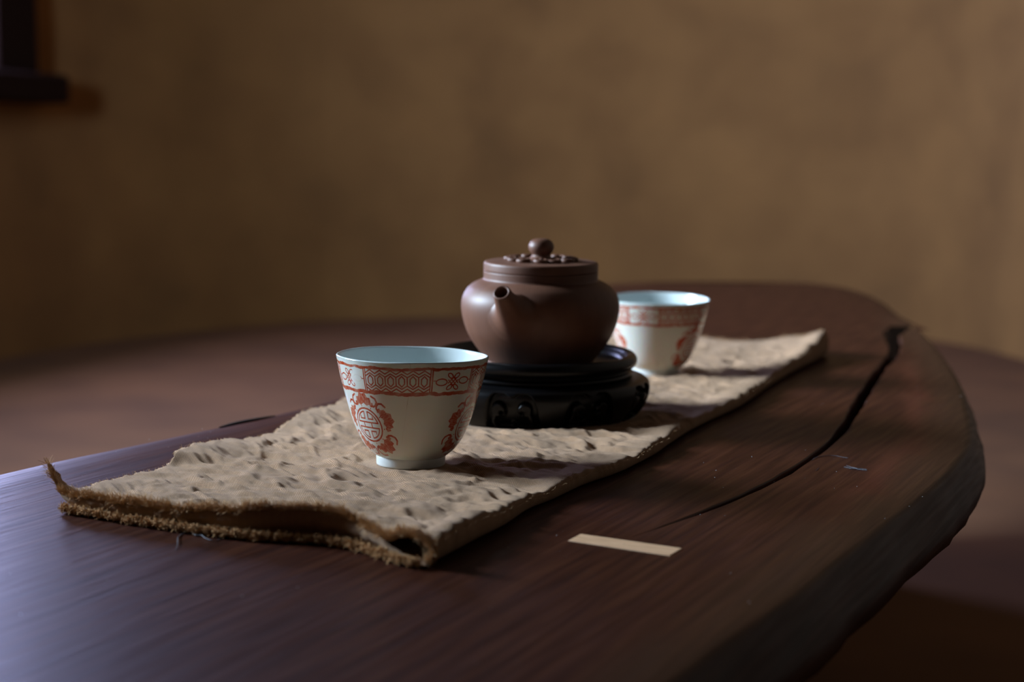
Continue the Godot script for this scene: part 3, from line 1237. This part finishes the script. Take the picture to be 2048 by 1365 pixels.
func lines(c: Vector2, pts: Array, w: float, strength := 1.0):
	for k in pts.size() - 1:
		stroke(local(c, pts[k]), local(c, pts[k + 1]), w, strength)

func oval(c: Vector2, mid: Vector2, rx: float, ry: float, w: float, a0 := 0.0, a1 := 360.0, turn := 0.0):
	var pts := []
	for k in 25:
		var a := deg_to_rad(lerpf(a0, a1, k / 24.0))
		pts.append(mid + Vector2(rx * cos(a), ry * sin(a)).rotated(deg_to_rad(turn)))
	lines(c, pts, w)

func medallion(c: Vector2):
	oval(c, Vector2.ZERO, 8.8, 8.9, 0.75)
	# the round character: arched upper and lower halves, bars and hooks
	oval(c, Vector2.ZERO, 7.1, 7.2, 0.6, 12.0, 78.0)
	oval(c, Vector2.ZERO, 7.1, 7.2, 0.6, 102.0, 168.0)
	oval(c, Vector2.ZERO, 7.1, 7.2, 0.6, 192.0, 258.0)
	oval(c, Vector2.ZERO, 7.1, 7.2, 0.6, 282.0, 348.0)
	lines(c, [Vector2(-7.0, 1.4), Vector2(7.0, 1.4)], 0.6)
	lines(c, [Vector2(-7.0, -1.4), Vector2(7.0, -1.4)], 0.6)
	for s in [-1.0, 1.0]:
		lines(c, [Vector2(2.7 * s, 1.4), Vector2(2.7 * s, -1.4)], 0.6)
		lines(c, [Vector2(1.2 * s, 7.0), Vector2(1.2 * s, 3.3), Vector2(4.4 * s, 3.3)], 0.6)
		lines(c, [Vector2(1.2 * s, -7.0), Vector2(1.2 * s, -3.3), Vector2(4.4 * s, -3.3)], 0.6)
		lines(c, [Vector2(4.4 * s, 3.3), Vector2(4.2 * s, 4.6)], 0.5)
		lines(c, [Vector2(4.4 * s, -3.3), Vector2(4.2 * s, -4.6)], 0.5)
	var nz := fnoise(81, 1.0, 2)
	var wing := PackedVector2Array([Vector2(-6.4, 0.7), Vector2(-5, 0), Vector2(-3.8, 0.6), Vector2(-2.2, -0.3), Vector2(0, 0.6), Vector2(2.2, -0.3), Vector2(3.8, 0.6), Vector2(5, 0), Vector2(6.4, 0.7), Vector2(5.4, 2.2), Vector2(4.5, 1.9), Vector2(3.8, 3.5), Vector2(2.5, 3.3), Vector2(1.4, 4.9), Vector2(0, 4.4), Vector2(-1.4, 4.9), Vector2(-2.5, 3.3), Vector2(-3.8, 3.5), Vector2(-4.5, 1.9), Vector2(-5.4, 2.2)])
	for k in 5:
		var phi := deg_to_rad(90.0 - 72.0 * k)
		var g := 1.22 if k == 0 else 1.15
		var o := -0.3
		while o < 5.0:
			var tt := -6.4
			while tt < 6.4:
				if Geometry2D.is_point_in_polygon(Vector2(tt, o), wing):
					var a := phi - tt * g / 13.6
					var q := local(c, Vector2(cos(a), sin(a)) * (10.9 + o * 1.3))
					ink(int(q.x), int(q.y), 0.78 + 0.7 * nz.get_noise_2d(tt * 2.6 + k * 31.0, o * 0.35))
				tt += 0.06
			o += 0.06
		for s in [-1.0, 1.0]:
			if k in [1, 4] and s * (1.0 if k == 1 else -1.0) > 0.0:
				continue
			var hook := [Vector2(5.7, 0.9), Vector2(6.9, 1.0), Vector2(7.6, 2.2), Vector2(7.4, 3.9), Vector2(6.3, 4.9), Vector2(4.6, 5.0)]
			var pts := []
			for q in hook:
				var a: float = phi - s * q.x * g / 14.8
				pts.append(Vector2(cos(a), sin(a)) * (10.9 + q.y * 1.2))
			lines(c, pts, 0.85, 0.95)
	for k in 10:
		var a := deg_to_rad(18.0 + 36.0 * k + 10.0)
		lines(c, [Vector2(cos(a), sin(a)) * 10.0, Vector2(cos(a), sin(a)) * 10.15], 0.55, 0.85)

func band(shift: float):
	var wob := fnoise(91, 0.02, 3)
	# two ruled lines
	for l in [[54.7, 1.2], [41.9, 1.5]]:
		var prev := spot(-180.0, l[0])
		for k in range(1, 241):
			var deg := -180.0 + k * 1.5
			var nxt := spot(minf(deg, 179.99), l[0] + wob.get_noise_1d(k * 6.0 + l[0]) * 0.7)
			stroke(prev, nxt, l[1] * (1.0 + 0.5 * wob.get_noise_1d(k * 11.0 + 300.0)), 0.88)
			prev = nxt
	for k in 4:
		var mid := shift + 90.0 * k
		var c := Vector2(mid, 48.3)
		# knot between two loops
		for s in [-1.0, 1.0]:
			oval(c, Vector2(6.6 * s, 0.3 * s), 3.0, 1.7, 0.5)
			lines(c, [Vector2(9.6 * s, 0.4), Vector2(11.0 * s, 0.4)], 0.35)
			oval(c, Vector2(1.9 * s, 3.0), 1.7, 1.0, 0.45, 0, 360, 35.0 * s)
			oval(c, Vector2(1.9 * s, -3.0), 1.7, 1.0, 0.45, 0, 360, -35.0 * s)
		for g in [-1.5, 0.0, 1.5]:
			lines(c, [Vector2(-2.6, 0).rotated(0.785) + Vector2(-g, g) * 0.7, Vector2(2.6, 0).rotated(0.785) + Vector2(-g, g) * 0.7], 0.45)
			lines(c, [Vector2(-2.6, 0).rotated(-0.785) + Vector2(g, g) * 0.7, Vector2(2.6, 0).rotated(-0.785) + Vector2(g, g) * 0.7], 0.45)
		for s in [-1.0, 1.0]:
			for e in [[17.4, 0.55], [19.0, 0.45]]:
				stroke(spot(mid + s * e[0], 54.4), spot(mid + s * e[0], 42.4), e[1])
		# lattice of hexagons between the cartouches
		for j in 6:
			var hc := Vector2(mid + 19.3 + 8.55 * (j + 0.5), 48.3)
			var hw := 8.55 / 2.0 * PI / 180.0 * 37.6
			lines(hc, [Vector2(-1.45, 1.2), Vector2(0, 2.75), Vector2(1.45, 1.2), Vector2(1.45, -1.2), Vector2(0, -2.75), Vector2(-1.45, -1.2), Vector2(-1.45, 1.2)], 0.5)
			for s in [-1.0, 1.0]:
				lines(hc, [Vector2(-hw, 2.2 * s), Vector2(0, 3.9 * s), Vector2(hw, 2.2 * s)], 0.5)
				lines(hc, [Vector2(-hw, 3.8 * s), Vector2(0, 5.6 * s), Vector2(hw, 3.8 * s)], 0.5)
			lines(hc, [Vector2(hw, 2.2), Vector2(hw, -2.2)], 0.5)

func cup_paint(shift: float, faces: Array, worn: bool) -> ImageTexture:
	cov = PackedByteArray()
	cov.resize(pw * ph)
	band(shift)
	for f in faces:
		medallion(Vector2(f, 23.9))
	var nz := fnoise(95, 0.02, 3)
	if worn:
		# a chipped patch where the band has worn off
		for y in ph:
			for x in range(int(spot(-60.0, 0).x), int(spot(-34.0, 0).x)):
				var q := Vector2((x - spot(-46.0, 0).x) / 36.0, (y - spot(0, 49.5).y) / 40.0)
				if q.length() < 1.0 + 0.35 * nz.get_noise_2d(x * 2.0, y * 2.0):
					cov[y * pw + x] = int(cov[y * pw + x] * 0.06)
	var glaze := Color(0.835, 0.835, 0.795)
	var bytes := PackedByteArray()
	bytes.resize(pw * ph * 3)
	var gr := int(glaze.r * 255)
	var gg := int(glaze.g * 255)
	var gb := int(glaze.b * 255)
	for k in pw * ph:
		var c := cov[k]
		if c == 0:
			bytes[k * 3] = gr
			bytes[k * 3 + 1] = gg
			bytes[k * 3 + 2] = gb
		else:
			var f := c / 255.0 * (0.88 + 0.35 * nz.get_noise_2d(k % pw, k / pw))
			f = clampf(f, 0.0, 1.0)
			bytes[k * 3] = int(lerpf(gr, 168, f))
			bytes[k * 3 + 1] = int(lerpf(gg, 52, f))
			bytes[k * 3 + 2] = int(lerpf(gb, 20, f))
	if worn:
		# brown hairline running down from the lip
		for y in range(0, int(ph * 0.75)):
			var deg := 1.6 - 9.0 * pow(y / (ph * 0.75), 2.0) + 0.5 * nz.get_noise_1d(y * 2.0)
			var x := int(spot(deg, 0).x)
			var s := 0.30 if y < 45 else (0.10 + 0.35 * exp(-pow((y - ph * 0.36) / 16.0, 2.0)))
			for i in range(-1, 2):
				var k := (y * pw + x + i) * 3
				var e := s * (1.0 if i == 0 else 0.5)
				bytes[k] = int(lerpf(bytes[k], 120, e))
				bytes[k + 1] = int(lerpf(bytes[k + 1], 84, e))
				bytes[k + 2] = int(lerpf(bytes[k + 2], 50, e))
	return ImageTexture.create_from_image(Image.create_from_data(pw, ph, false, Image.FORMAT_RGB8, bytes))

func make_cup(label: String, at: Vector3, paint: Texture2D, wave: float) -> Node3D:
	var root := thing("teacup", label, "cup", at, "porcelain teacups on the runner")
	var glazed := mat(Color(1, 1, 1), 0.16, paint)
	glazed.clearcoat_enabled = false
	var white := mat(lin(0.66, 0.735, 0.72), 0.14)
	glazed.subsurf_scatter_enabled = true
	glazed.subsurf_scatter_strength = 0.5
	var mb := MB.new()
	var pr := smooth_profile(cup_keys, 8)
	var n := 144
	var p := PackedVector3Array()
	var t := PackedVector2Array()
	for q in pr:
		for i in n + 1:
			var a := TAU * i / n - PI
			var y: float = q.y + wob_rim(a, wave) * sstep(0.03, 0.058, q.y)
			var r: float = q.x * (1.0 + 0.006 * sin(2.0 * a + wave))
			p.append(Vector3(r * sin(a), y, r * cos(a)))
			t.append(Vector2(i / float(n), 1.0 - q.y / 0.058))
	mb.grid(p, n + 1, pr.size(), t, true)
	part("bowl", mb.bake(), glazed, root)
	# lip and inside
	mb = MB.new()
	var inn := []
	for q in [[0.0400, 0.0576], [0.03985, 0.0580], [0.0394, 0.0582], [0.0389, 0.0580], [0.0386, 0.0574]]:
		inn.append(Vector2(q[0], q[1]))
	var deep := smooth_profile([Vector2(0.0386, 0.0574), Vector2(0.0361, 0.0470), Vector2(0.0335, 0.0380), Vector2(0.0297, 0.0264), Vector2(0.0255, 0.0172), Vector2(0.0205, 0.0115), Vector2(0.012, 0.0085), Vector2(0.0003, 0.0080)], 6)
	deep.remove_at(0)
	inn.append_array(deep)
	p = PackedVector3Array()
	t = PackedVector2Array()
	for q in inn:
		for i in n + 1:
			var a := TAU * i / n - PI
			var y: float = q.y + wob_rim(a, wave) * sstep(0.03, 0.058, q.y)
			var r: float = q.x * (1.0 + 0.006 * sin(2.0 * a + wave))
			p.append(Vector3(r * sin(a), y, r * cos(a)))
			t.append(Vector2(i / float(n), q.y))
	mb.grid(p, n + 1, inn.size(), t, true)
	part("lining", mb.bake(), white, root)
	mb = MB.new()
	var foot := []
	for q in [[0.0150, 0.0006], [0.0158, 0.0], [0.0174, 0.0], [0.0179, 0.0003], [0.01805, 0.0010], [0.0181, 0.0030], [0.0182, 0.0048], [0.0181, 0.0053], [0.0178, 0.0055]]:
		foot.append(Vector2(q[0], q[1]))
	lathe(mb, foot, 96)
	part("foot_ring", mb.bake(), mat(lin(0.64, 0.67, 0.65), 0.34), root)
	return root

func wob_rim(a: float, wave: float) -> float:
	return 0.00015 * sin(2.0 * a + wave) + 0.00013 * sin(5.0 * a + 1.3 * wave)

func build_cups():
	var y := TABLE + CLOTH_REST
	var near := make_cup("white porcelain teacup with iron-red bats and round emblems, in front of the teapot", Vector3(CUP_A.x, y, -CUP_A.y), cup_paint(36.0, [-42.5, 69.0, 190.0], true), 0.6)
	near.rotation_degrees = Vector3(0, 0, -1.3)
	pw = 1024
	ph = 256
	var far := make_cup("out-of-focus white and red porcelain teacup half hidden behind the teapot", Vector3(CUP_B.x, y, -CUP_B.y), cup_paint(-20.0, [-78.0, 52.0, 170.0], false), 2.1)
	far.rotation_degrees = Vector3(LEAN + 0.6, 0, -0.8)
	far.scale = Vector3.ONE * 0.985

# ------------------------------------------------------------------ threads, lint and dust
func fibre(called: String, label: String, pts: Array, r: float, lift: float, m: Material):
	var line := resample(pts, 40)
	var p := PackedVector3Array()
	var rr := PackedFloat32Array()
	for k in 40:
		var f := k / 39.0
		p.append(Vector3(line[k].x, TABLE + r + lift * absf(sin(f * 7.0)), -line[k].y))
		rr.append(r * (0.5 + 0.5 * sin(PI * (f * 0.9 + 0.05))))
	var mb := MB.new()
	tube(mb, p, rr, 6)
	var o := part(called, mb.bake(), m, self)
	o.set_meta("label", label)
	o.set_meta("category", "thread")

func build_small():
	var lint := mat(lin(0.085, 0.08, 0.095), 0.6)
	fibre("loose_thread", "fine curled loose thread on the dark table before the runner's front fringe", [Vector2(-0.1418, 0.7244), Vector2(-0.1431, 0.736), Vector2(-0.1453, 0.748), Vector2(-0.1452, 0.7562), Vector2(-0.143, 0.7583), Vector2(-0.1405, 0.7567), Vector2(-0.1381, 0.7521), Vector2(-0.1357, 0.7521), Vector2(-0.1335, 0.747), Vector2(-0.1301, 0.743), Vector2(-0.1278, 0.743), Vector2(-0.1264, 0.749), Vector2(-0.1255, 0.7541)], 0.00022, 0.0006, lint)
	fibre("lint_hair", "long arched pale hair lying on the table right of the crack", [Vector2(0.1647, 0.9491), Vector2(0.1683, 0.9573), Vector2(0.1728, 0.9623), Vector2(0.1773, 0.9639), Vector2(0.1811, 0.9623), Vector2(0.1859, 0.9565)], 0.00016, 0.0002, lint)
	fibre("lint_hair", "tiny slanting pale hair on the table below the arched hair", [Vector2(0.1612, 0.9163), Vector2(0.163, 0.921), Vector2(0.1644, 0.9255)], 0.00011, 0.0001, lint)
	# a wisp of several fibres
	var mb := MB.new()
	for k in 9:
		var a := Vector2(0.1772 + rng.randf_range(0, 0.004), 0.9225 + rng.randf_range(0.0, 0.008))
		var b := Vector2(0.1860 + rng.randf_range(0, 0.0035), 0.9165 + rng.randf_range(-0.001, 0.006))
		var p := PackedVector3Array()
		var rr := PackedFloat32Array()
		for i in 8:
			var q := a.lerp(b, i / 7.0) + Vector2(0, 0.0012 * sin(i * 0.9 + k))
			p.append(Vector3(q.x, TABLE + 0.0002 + 0.0001 * k * 0.3, -q.y))
			rr.append(0.00010)
		tube(mb, p, rr, 5)
	var o := part("lint_wisp", mb.bake(), lint, self)
	o.set_meta("label", "small smeared wisp of lint on the table near the right rim")
	o.set_meta("category", "lint")
	# dust
	var grain := SphereMesh.new()
	grain.radius = 1.0
	grain.height = 1.2
	grain.radial_segments = 8
	grain.rings = 4
	var spots := []
	var ring := PackedVector2Array(resample(table_left, 40))
	ring.append_array(resample(table_right, 60))
	while spots.size() < 420:
		var q := Vector2(rng.randf_range(-0.4, 0.4), rng.randf_range(0.45, 1.3))
		var in_runner := q.x > cloth_x(c_left, q.y) - 0.004 and q.x < cloth_x(c_right, q.y) + 0.012 and q.y > 0.69
		if Geometry2D.is_point_in_polygon(q, ring) and not in_runner:
			spots.append(q)
	var mm := MultiMesh.new()
	mm.transform_format = MultiMesh.TRANSFORM_3D
	mm.mesh = grain
	mm.instance_count = spots.size()
	for k in spots.size():
		var s := 0.00007 + 0.00030 * pow(rng.randf(), 4.0)
		mm.set_instance_transform(k, Transform3D(Basis().scaled(Vector3(s, s * 0.6, s)), Vector3(spots[k].x, TABLE + s * 0.3, -spots[k].y)))
	var d := MultiMeshInstance3D.new()
	d.name = "dust"
	d.multimesh = mm
	d.material_override = mat(lin(0.55, 0.52, 0.52), 0.8)
	d.set_meta("kind", "stuff")
	d.set_meta("label", "fine pale dust specks scattered over the dark table top")
	d.set_meta("category", "dust")
	add_child(d, true)

func cloth_x(line: Array, y: float) -> float:
	for k in line.size() - 1:
		if y >= line[k].y and y <= line[k + 1].y:
			return lerpf(line[k].x, line[k + 1].x, (y - line[k].y) / (line[k + 1].y - line[k].y))
	return line[0].x if y < line[0].y else line[-1].x
